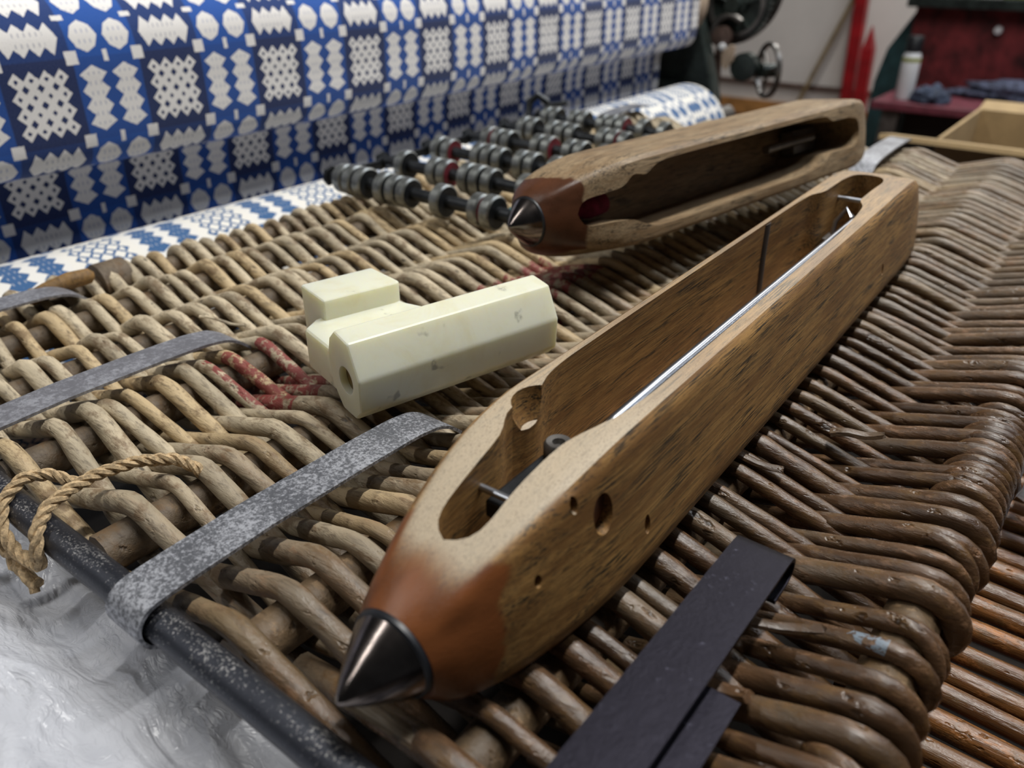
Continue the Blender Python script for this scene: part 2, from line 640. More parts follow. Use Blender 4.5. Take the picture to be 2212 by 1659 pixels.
# ---------------------------------------------------------------- hamper lid: stakes, woven rods, iron fittings
lid = thing('hamper_lid', 'large woven willow hamper lid with iron rod and hinge straps', 'basket lid', (-18.5, 36, -0.6))
SX = [-0.95, -6.9, -12.9, -18.8, -24.5, -29.5, -33.7, -37.0]
SR = [0.66, 0.58, 0.60, 0.62, 0.60, 0.58, 0.54, 0.56]
SZ = -0.42
for x, r in zip(SX, SR):
    pth, rr = [], []
    for k in range(25):
        y = 6.35 + k * (67.2 - 6.35) / 24
        pth.append((x + 0.10 * noise.noise(Vector((x, y * 0.15, 0))), y, SZ + 0.05 * noise.noise(Vector((y * 0.2, x, 3)))))
        rr.append(r * (1 + 0.10 * noise.noise(Vector((y * 0.5, x, 9)))))
    obj('stake', MB().tube(pth, rr, 10), M['stake'], lid)


def smooth_path(pts, step, win):
    """resample a polyline at an even step and round its corners"""
    P = [Vector(p) for p in pts]
    L = [0.0]
    for a, b_ in zip(P, P[1:]):
        L.append(L[-1] + (b_ - a).length)
    n = max(3, int(L[-1] / step))
    out, j = [], 0
    for i in range(n + 1):
        s = L[-1] * i / n
        while j < len(L) - 2 and L[j + 1] < s:
            j += 1
        t = (s - L[j]) / max(1e-6, L[j + 1] - L[j])
        out.append(P[j].lerp(P[j + 1], t))
    for _ in range(win):
        out = [out[0]] + [(out[i - 1] + out[i] * 2 + out[i + 1]) / 4 for i in range(1, len(out) - 1)] + [out[-1]]
    return out


rng = random.Random(5)
y, rows = 6.75, []
while y < 66.8:
    loose = max(0.0, min(1.0, (15.5 - y) / 8.0))
    far = max(0.0, min(1.0, (y - 40) / 20.0))
    r = rng.uniform(0.205, 0.305) * (1 + 0.16 * max(loose, min(1.0, max(0.0, (24 - y) / 8.0)) * 0.8))
    rows.append((y, r, loose))
    y += (0.475 + 0.05 * loose) * rng.uniform(0.80, 1.20) + 0.05 * far
for i, (y0, r, loose) in enumerate(rows):
    pts = []
    js = list(range(len(SX)))
    kj = [rng.gauss(0, 0.10 + 0.12 * loose) for _ in js]
    sl = rng.gauss(0, 0.10)

    def yy(x):
        return y0 + 0.10 * noise.noise(Vector((x * 0.12, y0 * 0.7, 5))) + sl * (x + 18) / 18
    # right border end
    over = (i % 2 == 0)
    cx, cr = SX[0], SR[0] + r
    if over:
        for a in range(-105, 100, 15):
            pts.append((cx + cr * math.cos(R(a)), yy(cx) + 0.16 * (1 if a < 0 else 0) + 0.10 * math.cos(R(a)), SZ + cr * math.sin(R(a)) * (0.98)))
    else:
        pts.append((cx + 0.35, yy(cx), SZ - cr))
        pts.append((cx, yy(cx), SZ - cr))
    for j in js[1:-1]:
        up = ((i + j) % 2 == 0)
        A = (SR[j] + r) * (1 if up else -1)
        hw = 0.13 if up else 0.3
        yv = yy(SX[j]) + kj[j]
        sh = rng.gauss(0, 0.12)
        pts.append((SX[j] + hw + sh, yv, SZ + A))
        pts.append((SX[j] - hw + sh, yv, SZ + A))
    up = ((i + js[-1]) % 2 == 0)
    cx, cr = SX[-1], SR[-1] + r
    if up:
        for a in range(80, 290, 15):
            pts.append((cx + cr * math.cos(R(a)), yy(cx), SZ + cr * math.sin(R(a))))
    else:
        pts.append((cx + 0.1, yy(cx), SZ - cr))
        pts.append((cx - 0.4, yy(cx), SZ - cr))
    path = smooth_path(pts, 0.36, 1)
    flip = rng.random() < 0.5
    rr = []
    for k, p in enumerate(path):
        t = k / len(path)
        t = 1 - t if flip else t
        rr.append(r * (1.06 - 0.14 * t) * (1 + 0.10 * noise.noise(Vector((p.x * 0.9, i * 3.1, 0)))))
    mb = MB().tube(path, rr, 8)
    for v in mb.v:
        v += noise.noise_vector(Vector((v.x * 1.3, v.y * 2.0 + i, v.z * 2.0))) * 0.022
    obj('weaver', mb, M['willow'], lid, ang=0)

# tight bindings round the front border
for k in range(13):
    yb = 22.2 + k * 0.46
    r = 0.21 + 0.04 * rng.random()
    c0, rad = SX[0] + 0.05, SR[0] + 0.16
    pts = [(c0 + rad * math.cos(R(a)), yb + 0.10 * math.sin(R(a) * 0.5 + k), SZ + 0.12 + rad * math.sin(R(a))) for a in range(-120, 175, 14)]
    obj('border_binding', MB().tube(pts, r, 8), M['willow'], lid, ang=0)
for k in range(7):
    yb = 11.8 + k * 3.7 + rng.uniform(-1, 1)
    if 21 < yb < 28:
        continue
    c0, rad = SX[0], SR[0] + 0.2
    pts = [(c0 + rad * math.cos(R(a)), yb + 0.5 * (a / 180), SZ + 0.05 + rad * math.sin(R(a))) for a in range(-110, 150, 14)]
    obj('border_binding', MB().tube(pts, 0.2, 8), M['willow'], lid, ang=0)


def splinter(a, b_, r, n=6):
    a, b_ = Vector(a), Vector(b_)
    P = [a.lerp(b_, k / n) + Vector((0, 0, 0.06 * math.sin(k * 1.1))) for k in range(n + 1)]
    mb = MB().tube(P, [r * (1 - 0.12 * k / n) for k in range(n + 1)], 7, squash=0.6)
    for v in mb.v[-7:]:
        v += Vector((rng.uniform(-0.1, 0.1), rng.uniform(-0.05, 0.05), rng.uniform(-0.05, 0.05)))
    return mb


for a, b_, r in [((-5.0, 13.3, 0.35), (-2.35, 14.4, 0.62), 0.17), ((-5.0, 11.6, 0.3), (-3.0, 11.9, 0.38), 0.2),
                 ((-9.6, 6.75, 0.55), (-6.0, 7.05, 0.50), 0.22), ((-5.0, 22.9, 0.5), (-3.6, 23.3, 0.75), 0.2),
                 ((-7.6, 19.6, 0.75), (-5.4, 19.9, 0.55), 0.17), ((-28.0, 15.7, 0.75), (-26.3, 16.6, 0.5), 0.09)]:
    obj('broken_rod', splinter(a, b_, r), M['willow'], lid)
# short pale stick end and iron band on the far border
obj('stick_end', MB().tube([(-36.3, 12.6, 0.35), (-36.1, 13.4, 0.6), (-35.9, 14.4, 0.8), (-35.8, 15.2, 0.8), (-35.75, 15.4, 0.78)],
                           [0.30, 0.36, 0.40, 0.36, 0.15], 10), M['cane'], lid)
obj('border_band', MB().tube([(-37.0, 16.0, -0.2), (-37.0, 17.4, -0.2)], 0.98, 16), M['stake'], lid)

# iron rod along the hinge side
RV, RZ, RR = 5.72, 0.22, 0.43
obj('hinge_rod', MB().tube([(-41 + k * 2.0, RV + 0.02 * math.sin(k * 1.7), RZ + 0.02 * math.sin(k)) for k in range(21)], RR, 20), M['rod_iron'], lid)


def strap_path(y_end, z_mid=1.02, ring=0.62):
    pts = []
    for a in range(300, 89, -14):
        pts.append((RV + ring * math.cos(R(a)), RZ + 0.1 + ring * math.sin(R(a))))
    pts += [(RV + 1.2, z_mid - 0.02), (RV + 3.2, z_mid + 0.06), (y_end - 3.5, z_mid + 0.05), (y_end - 1.6, z_mid), (y_end - 0.7, z_mid - 0.13),
            (y_end - 0.15, z_mid - 0.42), (y_end + 0.25, z_mid - 0.8)]
    q = smooth_path([(0, p[0], p[1]) for p in pts], 0.16, 2)
    return [(p.y, p.z) for p in q]


for (x0, ye, mt, zm) in [(-15.85, 15.9, 'iron', 1.04), (-26.35, 15.6, 'iron_pale', 1.0), (-35.7, 14.2, 'iron_pale', 0.95)]:
    obj('hinge_strap', MB().strip(strap_path(ye, zm), x0, x0 + 1.38, 0.10), M[mt], lid, ang=50)
# the doubled-over dark strap at the front
pts = [(0, 2.5, 1.55), (0, 8, 1.42), (0, 12, 1.36), (0, 15.2, 1.30)]
for a in range(75, -100, -15):
    pts.append((0, 15.35 + 0.36 * math.cos(R(a)), 0.94 + 0.36 * math.sin(R(a))))
pts += [(0, 14.6, 0.58)]
q = [(p.y, p.z) for p in smooth_path(pts, 0.15, 2)]
obj('hinge_strap', MB().strip(q, -4.95, -3.55, 0.10), M['iron_dark'], lid, ang=50)
obj('hinge_strap', MB().strip([(2.5, 0.95), (6, 0.92), (11.2, 0.86)], -4.25, -2.95, 0.09), M['iron_dark'], lid, ang=50)
for x0, y0, y1 in [(-15.1, 57.5, 66.8), (-37.6, 60.5, 67.2)]:
    q = [(y0 - 0.5, 0.3), (y0, 0.75), (y0 + 1, 1.0), ((y0 + y1) / 2, 1.15), (y1 - 1, 1.1), (y1, 1.0)]
    q = [(p.y, p.z) for p in smooth_path([(0, *p) for p in q], 0.3, 2)]
    obj('hinge_strap', MB().strip(q, x0, x0 + 1.5, 0.11), M['iron'], lid, ang=50)

# twine knotted round the rod
tw = thing('jute_twine', 'loop of tan jute twine tied round the iron rod', 'twine', (-20.3, 6.5, 0.3))
cen = smooth_path([(-21.3, 7.2, 0.35), (-21.75, 6.75, 0.75), (-21.8, 6.1, 1.0), (-21.6, 5.35, 0.72), (-21.2, 5.0, 0.15), (-20.7, 5.0, -0.35), (-20.1, 5.12, -0.48),
                   (-19.5, 5.12, -0.3), (-19.35, 5.1, 0.2), (-19.55, 5.3, 0.72), (-19.95, 5.85, 0.98), (-20.15, 6.6, 1.05), (-20.2, 7.4, 1.08),
                   (-19.9, 8.4, 1.08), (-19.3, 9.2, 0.98), (-18.8, 9.5, 0.7), (-18.5, 9.7, 0.2)], 0.07, 4)
for s in range(3):
    P = []
    for k, c in enumerate(cen):
        t = (cen[min(k + 1, len(cen) - 1)] - cen[max(k - 1, 0)]).normalized()
        a = t.orthogonal().normalized() if abs(t.x) < 0.99 else Vector((0, 0, 1))
        a = (Vector((0.3, 0.2, 0.93)) - t * t.dot(Vector((0.3, 0.2, 0.93)))).normalized()
        bb = t.cross(a)
        w = k * 0.42 + s * 2 * PI / 3
        P.append(c + (a * math.cos(w) + bb * math.sin(w)) * 0.095)
    obj('strand', MB().tube(P, 0.098, 6), M['twine'], tw)
for s in range(3):
    P = [Vector((-22.1 + 0.85 * t, 4.98 + 0.10 * math.sin(t * 5 + s * 2), -0.15 - 0.12 * s - 0.35 * t)) + Vector((0, 0, 0.09 * math.cos(t * 9 + s * 2))) for t in [k * 0.15 for k in range(18)]]
    obj('strand', MB().tube(P, 0.13, 7), M['twine'], tw)

# ---------------------------------------------------------------- shuttles
SL = 40.0
QUAD = [(-1.75, 3.78), (1.76, 3.78), (2.32, 0.0), (-2.1, 0.0)]   # cross-section corners, z from the base


def quad_r(th, c, p=15):
    d = Vector((math.cos(th), math.sin(th)))
    s = 0.0
    n = len(QUAD)
    for k in range(n):
        a, b_ = Vector(QUAD[k]) - c, Vector(QUAD[(k + 1) % n]) - c
        e = (b_ - a)
        nn = Vector((e.y, -e.x)).normalized()
        dist = a.dot(nn)
        if dist < 0:
            nn, dist = -nn, -dist
        s += max(0.0, nn.dot(d) / dist) ** p
    return 1.0 / s ** (1.0 / p)


def sstep(t):
    t = max(0.0, min(1.0, t))
    return t * t * (3 - 2 * t)


def shuttle_section(yv, n=72):
    """ring of (x,z) at distance yv from the near tip"""
    e = min(yv, SL - yv)
    size = sstep(0.5 + 0.5 * max(-1, (e - 1.7) / 6.2)) * 2 - 1 if e < 7.9 else 1.0
    size = max(0.0, min(1.0, math.sin(max(0, min(1, (e - 1.45) / 6.4)) * PI / 2)))
    c = Vector((0.03, 1.15 + 0.70 * size))
    rc = 0.98
    out = []
    for k in range(n):
        th = 2 * PI * k / n
        rq = quad_r(th, Vector((0.03, 1.85)))
        sz = size ** (0.64 + 0.14 * math.sin(th))
        r = rc + (rq - rc) * sz
        out.append((c.x + r * math.cos(th), c.y + r * math.sin(th)))
    return out


def shuttle_body(slot, holes, zfloor=0.75, y_end=SL - 1.7):
    ys = [1.47, 1.72, 2.0, 2.4, 2.8, 3.3, 3.8, 4.4, 5.0, 5.6, 6.2, 6.8, 7.4, 8.1, 10, 14, 18, 22, 26, 30] + [SL - t for t in (8.1, 7.4, 6.8, 6.2, 5.6, 5.0, 4.4, 3.8, 3.3, 2.8, 2.4, 2.0, 1.72, 1.47)]
    n = 72
    mb = MB()
    for yv in ys:
        for (x, z) in shuttle_section(yv, n):
            mb.v.append(Vector((x, yv, z)))
    for i in range(len(ys) - 1):
        for k in range(n):
            a, b_ = i * n + k, i * n + (k + 1) % n
            mb.f.append((a, b_, b_ + n, a + n))
    mb.f.append(tuple(range(n)))
    mb.f.append(tuple((len(ys) - 1) * n + k for k in range(n))[::-1])
    cut = []
    sl = [(p.x, p.y) for p in smooth_path([(p[0], p[1], 0) for p in slot + slot[:1]], 0.28, 2)][:-1]
    cut.append(MB().prism(sl, zfloor, 6.0))
    for c in holes:
        cut.append(c)
    return boolean(mb, cut)


SLOT = [(0.0, 3.05), (0.40, 3.15), (0.58, 3.5), (0.56, 4.7), (0.66, 6.3), (0.92, 7.0), (1.18, 7.9), (1.26, 9.2), (1.26, 12), (1.24, 18), (1.24, 24), (1.10, 26.5), (0.95, 28.0),
        (0.60, 28.5), (0.60, 30.6), (0.66, 32.2), (0.35, 33.2), (-0.25, 33.4), (-0.75, 33.0), (-0.95, 31.5), (-0.95, 29), (-1.28, 28.3), (-1.35, 26.5), (-1.36, 20), (-1.36, 12), (-1.34, 9.4), (-1.22, 8.3), (-0.98, 7.9), (-0.92, 7.3),
        (-1.12, 6.9), (-1.05, 6.35), (-0.70, 6.05), (-0.62, 5.2), (-0.56, 4.2), (-0.52, 3.5), (-0.36, 3.15)]


def side_hole(yv, z, ry, rz, depth=0.45):
    poly = [(yv + ry * math.cos(2 * PI * k / 20), z + rz * math.sin(2 * PI * k / 20)) for k in range(20)]
    xs = 1.76 + (2.32 - 1.76) * (3.78 - z) / 3.78 - (0.25 if yv < 5 else 0.0)
    return MB().prism(poly, xs - depth, xs + 1.5, axis='x')


def nose_prof():
    return [(0.03, 0.0), (0.13, 0.08), (0.32, 0.31), (0.55, 0.66), (0.79, 1.06), (0.95, 1.38)]


def make_shuttle(name, label, loc, rot, wood, kind, ysc=1.0):
    t = thing(name, label, 'weaving shuttle', loc, rot, 'wooden weaving shuttles')
    t.scale = (1, 1, 1) if kind == 1 else (1.08, ysc, 1.05)
    holes = [side_hole(6.05, 2.45, 0.34, 0.50, 0.30), side_hole(7.75, 1.2, 0.13, 0.26), side_hole(5.2, 3.1, 0.11, 0.2), side_hole(3.95, 2.0, 0.10, 0.15),
             side_hole(28.3, 1.2, 0.12, 0.24)] if kind == 1 else []
    if kind == 1:
        # rough scoop beside the tongue and a nick on the front wall
        holes.append(MB().lathe([(0.0, 2.75), (0.5, 2.95), (0.72, 3.4), (0.78, 4.4)], 24, 'z', (-0.62, 7.35, 0)))
    me = shuttle_body(SLOT, holes)
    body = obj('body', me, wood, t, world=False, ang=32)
    if kind == 1:
        obj('wood_plug', MB().lathe([(0.42, 1.60), (0.40, 1.66), (0.30, 1.70), (0.02, 1.70)], 24, 'x', (0, 6.05, 2.45)), M['plug'], body, world=False)
    for yb, sg in ((0.0, 1), (SL, -1)):
        prof = [(r, yb + sg * h) for r, h in nose_prof()]
        tip = obj('metal_tip', MB().lathe(prof, 40, 'y', (0.03, 0, 1.15)), M['tip_steel'], t, world=False, ang=60)
        obj('tip_collar', MB().lathe([(0.94, yb + sg * 1.33), (0.985, yb + sg * 1.37), (0.995, yb + sg * 1.47), (0.88, yb + sg * 1.50)], 40, 'y', (0.03, 0, 1.15)), M['black'], tip, world=False)
    # spindle: a long twin steel tongue
    if kind == 1:
        for dx in (0.0, 0.25):
            obj('spindle', MB().tube([(0.30 + dx, 7.2, 2.2), (0.52 + dx, 8.8, 2.95), (0.60 + dx, 11, 3.08), (0.58 + dx * 0.95, 18, 3.02), (0.52 + dx * 0.9, 28.6, 2.85)], 0.14, 14), M['steel'], t, world=False)
        piv = obj('tongue_block', MB().box((-0.42, 4.9, 2.05), (0.36, 8.0, 2.5)), M['blackmetal'], t, world=False, smooth=False, bevel=0.06)
        obj('screw', MB().lathe([(0.02, 2.42), (0.13, 2.42), (0.16, 2.56), (0.30, 2.58), (0.36, 2.5), (0.36, 2.1), (0.30, 2.0)], 24, 'z', (-0.10, 7.3, 0.3)), M['castgrey'], piv, world=False)
        obj('cross_pin', MB().tube([(-0.8, 5.0, 2.7), (0.8, 5.0, 2.7)], 0.09, 10), M['steel'], t, world=False)
        obj('cross_pin', MB().tube([(-1.2, 31.4, 3.0), (1.0, 31.4, 3.0)], 0.10, 10), M['steel'], t, world=False)
        obj('spring_clip', MB().tube([(-0.55, 30.0, 1.3), (-0.6, 30.4, 2.2), (-0.3, 30.7, 2.75), (0.05, 30.5, 2.5), (0.1, 30.1, 1.6)], 0.11, 8), M['steel'], t, world=False)
        obj('clip_base', MB().box((-0.8, 29.3, 1.0), (0.5, 30.4, 1.7)), M['castgrey'], t, world=False, smooth=False, bevel=0.08)
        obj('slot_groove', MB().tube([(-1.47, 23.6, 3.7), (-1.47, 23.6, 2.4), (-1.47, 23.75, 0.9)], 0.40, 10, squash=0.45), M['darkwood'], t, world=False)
    else:
        obj('pirn', MB().tube([(0, 4.4, 1.6), (0, 5.2, 1.9), (0, 6.4, 2.0)], [0.38, 0.48, 0.42], 14), M['magenta'], t, world=False)
        obj('spindle', MB().tube([(-0.2, 24.0, 2.0), (-0.2, 30.0, 2.2)], 0.22, 12), M['castgrey'], t, world=False)
        obj('clip_base', MB().box((-0.7, 28.6, 0.9), (0.6, 31.8, 1.7)), M['castgrey'], t, world=False, smooth=False, bevel=0.1)
    return t


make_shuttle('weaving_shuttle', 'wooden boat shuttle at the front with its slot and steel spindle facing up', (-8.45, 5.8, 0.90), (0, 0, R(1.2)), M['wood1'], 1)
ROLL = R(77)
make_shuttle('weaving_shuttle', 'older wooden shuttle lying on its side against the roller chain', (-21.0, 25.7, 3.32), (0, ROLL, R(-8.9)), M['wood2'], 2, 0.775)

# ---------------------------------------------------------------- cream plastic picker
pk = thing('loom_picker', 'chunky cream plastic loom picker with a round bore', 'loom part', (-16.6, 13.9, 0.82), (0, 0, R(-15.2)))
bar = [(-0.38, 0.0), (0.0, 0.38), (0.06, 1.50), (-0.50, 2.60), (-1.38, 2.72), (-1.78, 2.36), (-2.0, 1.75), (-1.85, 0.7), (-1.25, 0.02)]
neck = [(-4.50, 0.75), (-4.0, 0.12), (-1.2, 0.12), (-1.0, 6.9), (-1.40, 6.75), (-1.9, 5.95), (-2.45, 5.05), (-3.1, 4.4), (-3.8, 4.05), (-4.3, 3.9), (-5.6, 3.7), (-5.6, 1.3), (-4.6, 1.3)]


def bevelled(mb, w):
    me = mb.mesh('tmp')
    bm = bmesh.new()
    bm.from_mesh(me)
    eds = [e for e in bm.edges if e.calc_face_angle(0) > R(24)]
    bmesh.ops.bevel(bm, geom=eds, offset=w * K, segments=3, profile=0.55, affect='EDGES', clamp_overlap=True)
    bm.to_mesh(me)
    bm.free()
    return me


comp = [bevelled(MB().prism(bar, 0.0, 7.9, 'y'), 0.10), bevelled(MB().prism(neck, 0.30, 1.80), 0.16),
        bevelled(MB().prism([(-5.95, 0.95), (-4.10, 0.95), (-4.05, 3.75), (-4.15, 3.95), (-5.95, 3.8)], 0.02, 2.55), 0.11)]
hole = MB().tube([(-0.82, -1.0, 1.22), (-0.82, 4.5, 1.22)], 0.47, 32).mesh('tmp')
tmp = [bpy.data.objects.new('tmp', c_) for c_ in comp + [hole]]
for o_ in tmp:
    COL.objects.link(o_)
for o_, op in ((tmp[1], 'UNION'), (tmp[2], 'UNION'), (tmp[3], 'DIFFERENCE')):
    m_ = tmp[0].modifiers.new('b', 'BOOLEAN')
    m_.object = o_
    m_.operation = op
    m_.solver = 'EXACT'
me2 = bpy.data.meshes.new_from_object(tmp[0].evaluated_get(bpy.context.evaluated_depsgraph_get()))
for o_ in tmp:
    bpy.data.objects.remove(o_, do_unlink=True)
obj('body', me2, M['plastic'], pk, world=False, ang=22)
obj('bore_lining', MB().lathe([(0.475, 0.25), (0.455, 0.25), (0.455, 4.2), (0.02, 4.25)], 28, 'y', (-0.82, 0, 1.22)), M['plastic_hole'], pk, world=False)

# ---------------------------------------------------------------- roller chain
ch = thing('roller_chain', 'black and grey metal pattern chain of spindles and rollers', 'loom chain', (-31, 42, 0.85))
rng = random.Random(21)
BY = [31.4, 35.9, 40.4, 44.9, 49.4, 53.9]
for bi, yb in enumerate(BY):
    xl, xr = -37.6 - 0.25 * bi, -24.3 - 0.25 * bi
    zc = 1.72
    obj('bar', MB().tube([(xl, yb, zc), ((xl + xr) / 2, yb + 0.06, zc), (xr, yb + 0.1, zc)], 0.36, 12), M['blackmetal'], ch)
    pat = [[0, 1, 2, None, 4, 5, 6, None, None, 9, None, None, 12, 13], [None, 1, None, None, 4, 5, None, 7, 8, 9, None, None, 12, None], [0, 1, None, 4, 5, 6, None, 8, 9, None, 11, 12, None, None],
           [None, 1, 2, 3, None, None, 6, 7, None, 9, 10, None, 12, None], [1, 2, None, 4, 5, 6, None, None, 9, 10, 11, None, None, 13], [0, 1, None, 3, 4, None, 6, 7, 8, None, 10, None, 12, None]][bi]
    for p in pat:
        if p is None:
            continue
        x = xl + 0.95 + p * 0.86
        red = rng.random() < 0.13
        rad = rng.choice([0.92, 0.92, 0.86])
        prof = [(0.36, x - 0.33), (rad - 0.10, x - 0.33), (rad, x - 0.25), (rad, x + 0.25), (rad - 0.10, x + 0.33), (0.36, x + 0.33)]
        r_ = obj('roller', MB().lathe(prof, 28, 'x', (0, yb + 0.05, zc)), M['roller'], ch, ang=35)
        obj('roller_face', MB().lathe([(0.36, x + 0.335), (rad - 0.12, x + 0.345), (rad - 0.12, x + 0.36), (0.36, x + 0.36)], 28, 'x', (0, yb + 0.05, zc)), M['roller_red'] if red else M['blackmetal'], r_, ang=35)
for bi in range(len(BY) - 1):
    for xs in (-37.9, -24.0):
        x = xs - 0.25 * bi
        y0, y1 = BY[bi], BY[bi + 1]
        poly = [(y0 - 0.55, 1.5), (y0 - 0.3, 1.15), (y0 + 0.5, 1.3), (y1 - 0.6, 1.35), (y1 + 0.3, 1.2), (y1 + 0.6, 1.7), (y1 + 0.2, 2.2), (y1 - 0.7, 1.85), (y0 + 0.7, 1.85), (y0 + 0.2, 2.25), (y0 - 0.4, 2.1)]
        obj('link_plate', MB().prism(poly, x - 0.14, x + 0.14, 'x'), M['blackmetal'], ch, smooth=False, bevel=0.05)
# loose end link standing up at the back
obj('end_link', MB().tube([(-38.9, 52.6, 1.9), (-39.2, 53.2, 2.9), (-38.7, 53.6, 3.4), (-38.1, 53.9, 3.0), (-38.4, 54.6, 2.5), (-37.6, 56.0, 2.6)], [0.3, 0.32, 0.3, 0.32, 0.25, 0.2], 8), M['blackmetal'], ch)
ty = obj('yarn_strand', MB().tube(smooth_path([(-24.6, 31.6, 1.9), (-24.0, 33.5, 2.5), (-23.8, 35.5, 2.9), (-23.6, 37.6, 2.6), (-23.8, 39.0, 1.5)], 0.2, 2), 0.13, 7), M['teal'], None)
tag(ty, 'strand of teal yarn between the roller chain and the older shuttle', 'yarn')

# ---------------------------------------------------------------- polythene-wrapped bundle under the lid
def sheet(x0, x1, y0, y1, nx, ny, fz):
    mb = MB()
    for j in range(ny + 1):
        for i in range(nx + 1):
            x, y_ = x0 + (x1 - x0) * i / nx, y0 + (y1 - y0) * j / ny
            mb.v.append(Vector((x, y_, fz(x, y_))))
    for j in range(ny):
        for i in range(nx):
            a = j * (nx + 1) + i
            mb.f.append((a, a + 1, a + nx + 2, a + nx + 1))
    return mb


def polyz(x, y_):
    under = sstep((y_ - 6.0) / 1.2)
    p = Vector((x * 0.16, y_ * 0.28, 1.3))
    folds = 1.0 - abs(noise.noise(p)) * 2.2
    ridge = 1.0 - abs(noise.noise(Vector((x * 0.33 + y_ * 0.4, y_ * 0.5 - x * 0.2, 7)))) * 2.0
    cr = 1.0 - abs(noise.noise(Vector((x * 1.1 + y_, y_ * 1.4 - x * 0.7, 3)))) * 2.0
    cr2 = 1.0 - abs(noise.noise(Vector((x * 2.7 - y_, y_ * 2.9 + x, 8)))) * 2.0
    hump = math.exp(-((y_ - 1.8 + 0.03 * (x + 20)) / 1.7) ** 2)
    valley = math.exp(-((y_ - 5.0) / 0.9) ** 2)
    front = -2.0 + 1.15 * hump - 0.35 * valley + 0.60 * folds + 0.24 * ridge + 0.05 * cr + 0.008 * cr2 - 0.10 * max(0.0, 1.0 - y_)
    back = -6.0 + 0.3 * folds
    return front * (1 - under) + back * under


bun = obj('polythene_bundle', sheet(-36.5, -3.0, -9, 7.2, 240, 120, polyz), M['poly'], None, ang=0)
sol = bun.modifiers.new('s', 'SOLIDIFY')
sol.thickness = 0.0006
tag(bun, 'crumpled white polythene sheet in front of the iron rod', 'plastic sheet')

# ---------------------------------------------------------------- lower hamper of golden cane
low = thing('cane_hamper', 'golden cane hamper below the lid at the right', 'basket', (5, 22, -6.2))
rng = random.Random(3)
yv = 6.0
while yv < 46:
    r = rng.uniform(0.31, 0.40)
    dz = rng.uniform(-0.1, 0.1)
    pts = [(-2.5 + k * 1.6, yv + 0.08 * math.sin(k * 0.7 + yv) + 0.01 * k, -5.35 + dz - 0.04 * k) for k in range(13)]
    obj('cane', MB().tube(pts, [r * (1 + 0.05 * noise.noise(Vector((k * 0.8, yv, 0)))) for k in range(13)], 10), M['cane'], low)
    yv += rng.uniform(1.0, 1.2)
for xx in (3.2, 10.5, 16.5):
    obj('cross_stake', MB().tube([(xx, 5.0, -6.0), (xx, 47, -6.0)], 0.35, 8), M['stake'], low)
obj('base_board', MB().box((-2.5, 5, -7.4), (17, 47, -6.4)), M['table'], low, smooth=False)

tb = thing('work_table', 'dark wooden table under the hampers', 'table', (-10, 45, -60))
obj('table_top', MB().box((-37, -20, -9.6), (36, 78, -7.4)), M['table'], tb, smooth=False, bevel=0.3)
for sx in (-36, 29):
    for sy in (-17, 71):
        obj('leg', MB().box((sx, sy, -60), (sx + 4, sy + 4, -9.6)), M['table'], tb, smooth=False)

bag = thing('clear_bag', 'corner of a clear plastic bag beside the lid border', 'plastic bag', (3, 33, -4.5))
mb = MB()
NB = 14
for i in range(NB + 1):
    t = i / NB
    for k in range(16):
        a = 2 * PI * k / 16
        w = 1.0 - 0.55 * t ** 3
        mb.v.append(Vector((1.0 + 6.5 * (1 - t) - 1.2 * (1 - w) + 0.15 * math.sin(3 * a + t * 5), 31.0 + 4.2 * w * math.cos(a) + 0.2 * math.sin(5 * t), -2.9 + 1.9 * w * math.sin(a) + 0.12 * math.sin(4 * a + 6 * t))))
for i in range(NB):
    for k in range(16):
        a, b_ = i * 16 + k, i * 16 + (k + 1) % 16
        mb.f.append((a, b_, b_ + 16, a + 16))
mb.f.append(tuple(range(16)))
mb.f.append(tuple(NB * 16 + k for k in range(16)))
obj('bag_film', mb, M['clear'], bag, ang=60)
obj('seam', MB().tube([(0.9, 27.6, -2.6), (2.5, 27.0, -2.7), (7.0, 26.9, -2.8)], 0.08, 6), M['white'], bag)

# ---------------------------------------------------------------- loom with its cloth
CU, CV0, CV1 = -46.0, -30.0, 96.0
cl = thing('tapestry_cloth', 'blue and white tapestry cloth stretched over the loom beam', 'cloth', (-46, 40, -11))


def cloth_mesh(prof, v0, v1, ny, q0, name, mat, shift=0.0):
    """prof: (x,z) profile swept along y; UV in centimetres (along y, along the profile)"""
    P = smooth_path([(p[0], 0, p[1]) for p in prof], 0.35, 3)
    mb = MB()
    L = [0.0]
    for a, b_ in zip(P, P[1:]):
        L.append(L[-1] + (b_ - a).length)
    n = len(P)
    for j in range(ny + 1):
        y_ = v0 + (v1 - v0) * j / ny
        for i, p in enumerate(P):
            mb.v.append(Vector((p.x + 0.05 * noise.noise(Vector((y_ * 0.1, i * 0.2, 0))), y_, p.z + 0.06 * noise.noise(Vector((y_ * 0.08, 4, i * 0.1))))))
    for j in range(ny):
        for i in range(n - 1):
            a = j * n + i
            mb.f.append((a, a + 1, a + n + 1, a + n))
    me = bpy.data.meshes.new(name)
    me.from_pydata([v * K for v in mb.v], [], mb.f)
    uvl = me.uv_layers.new(name='UVMap')
    for lp in me.loops:
        j, i = divmod(lp.vertex_index, n)
        uvl.data[lp.index].uv = (v0 + (v1 - v0) * j / ny + shift, q0 - L[i])
    me.update()
    return obj(name, me, mat, cl, ang=0)


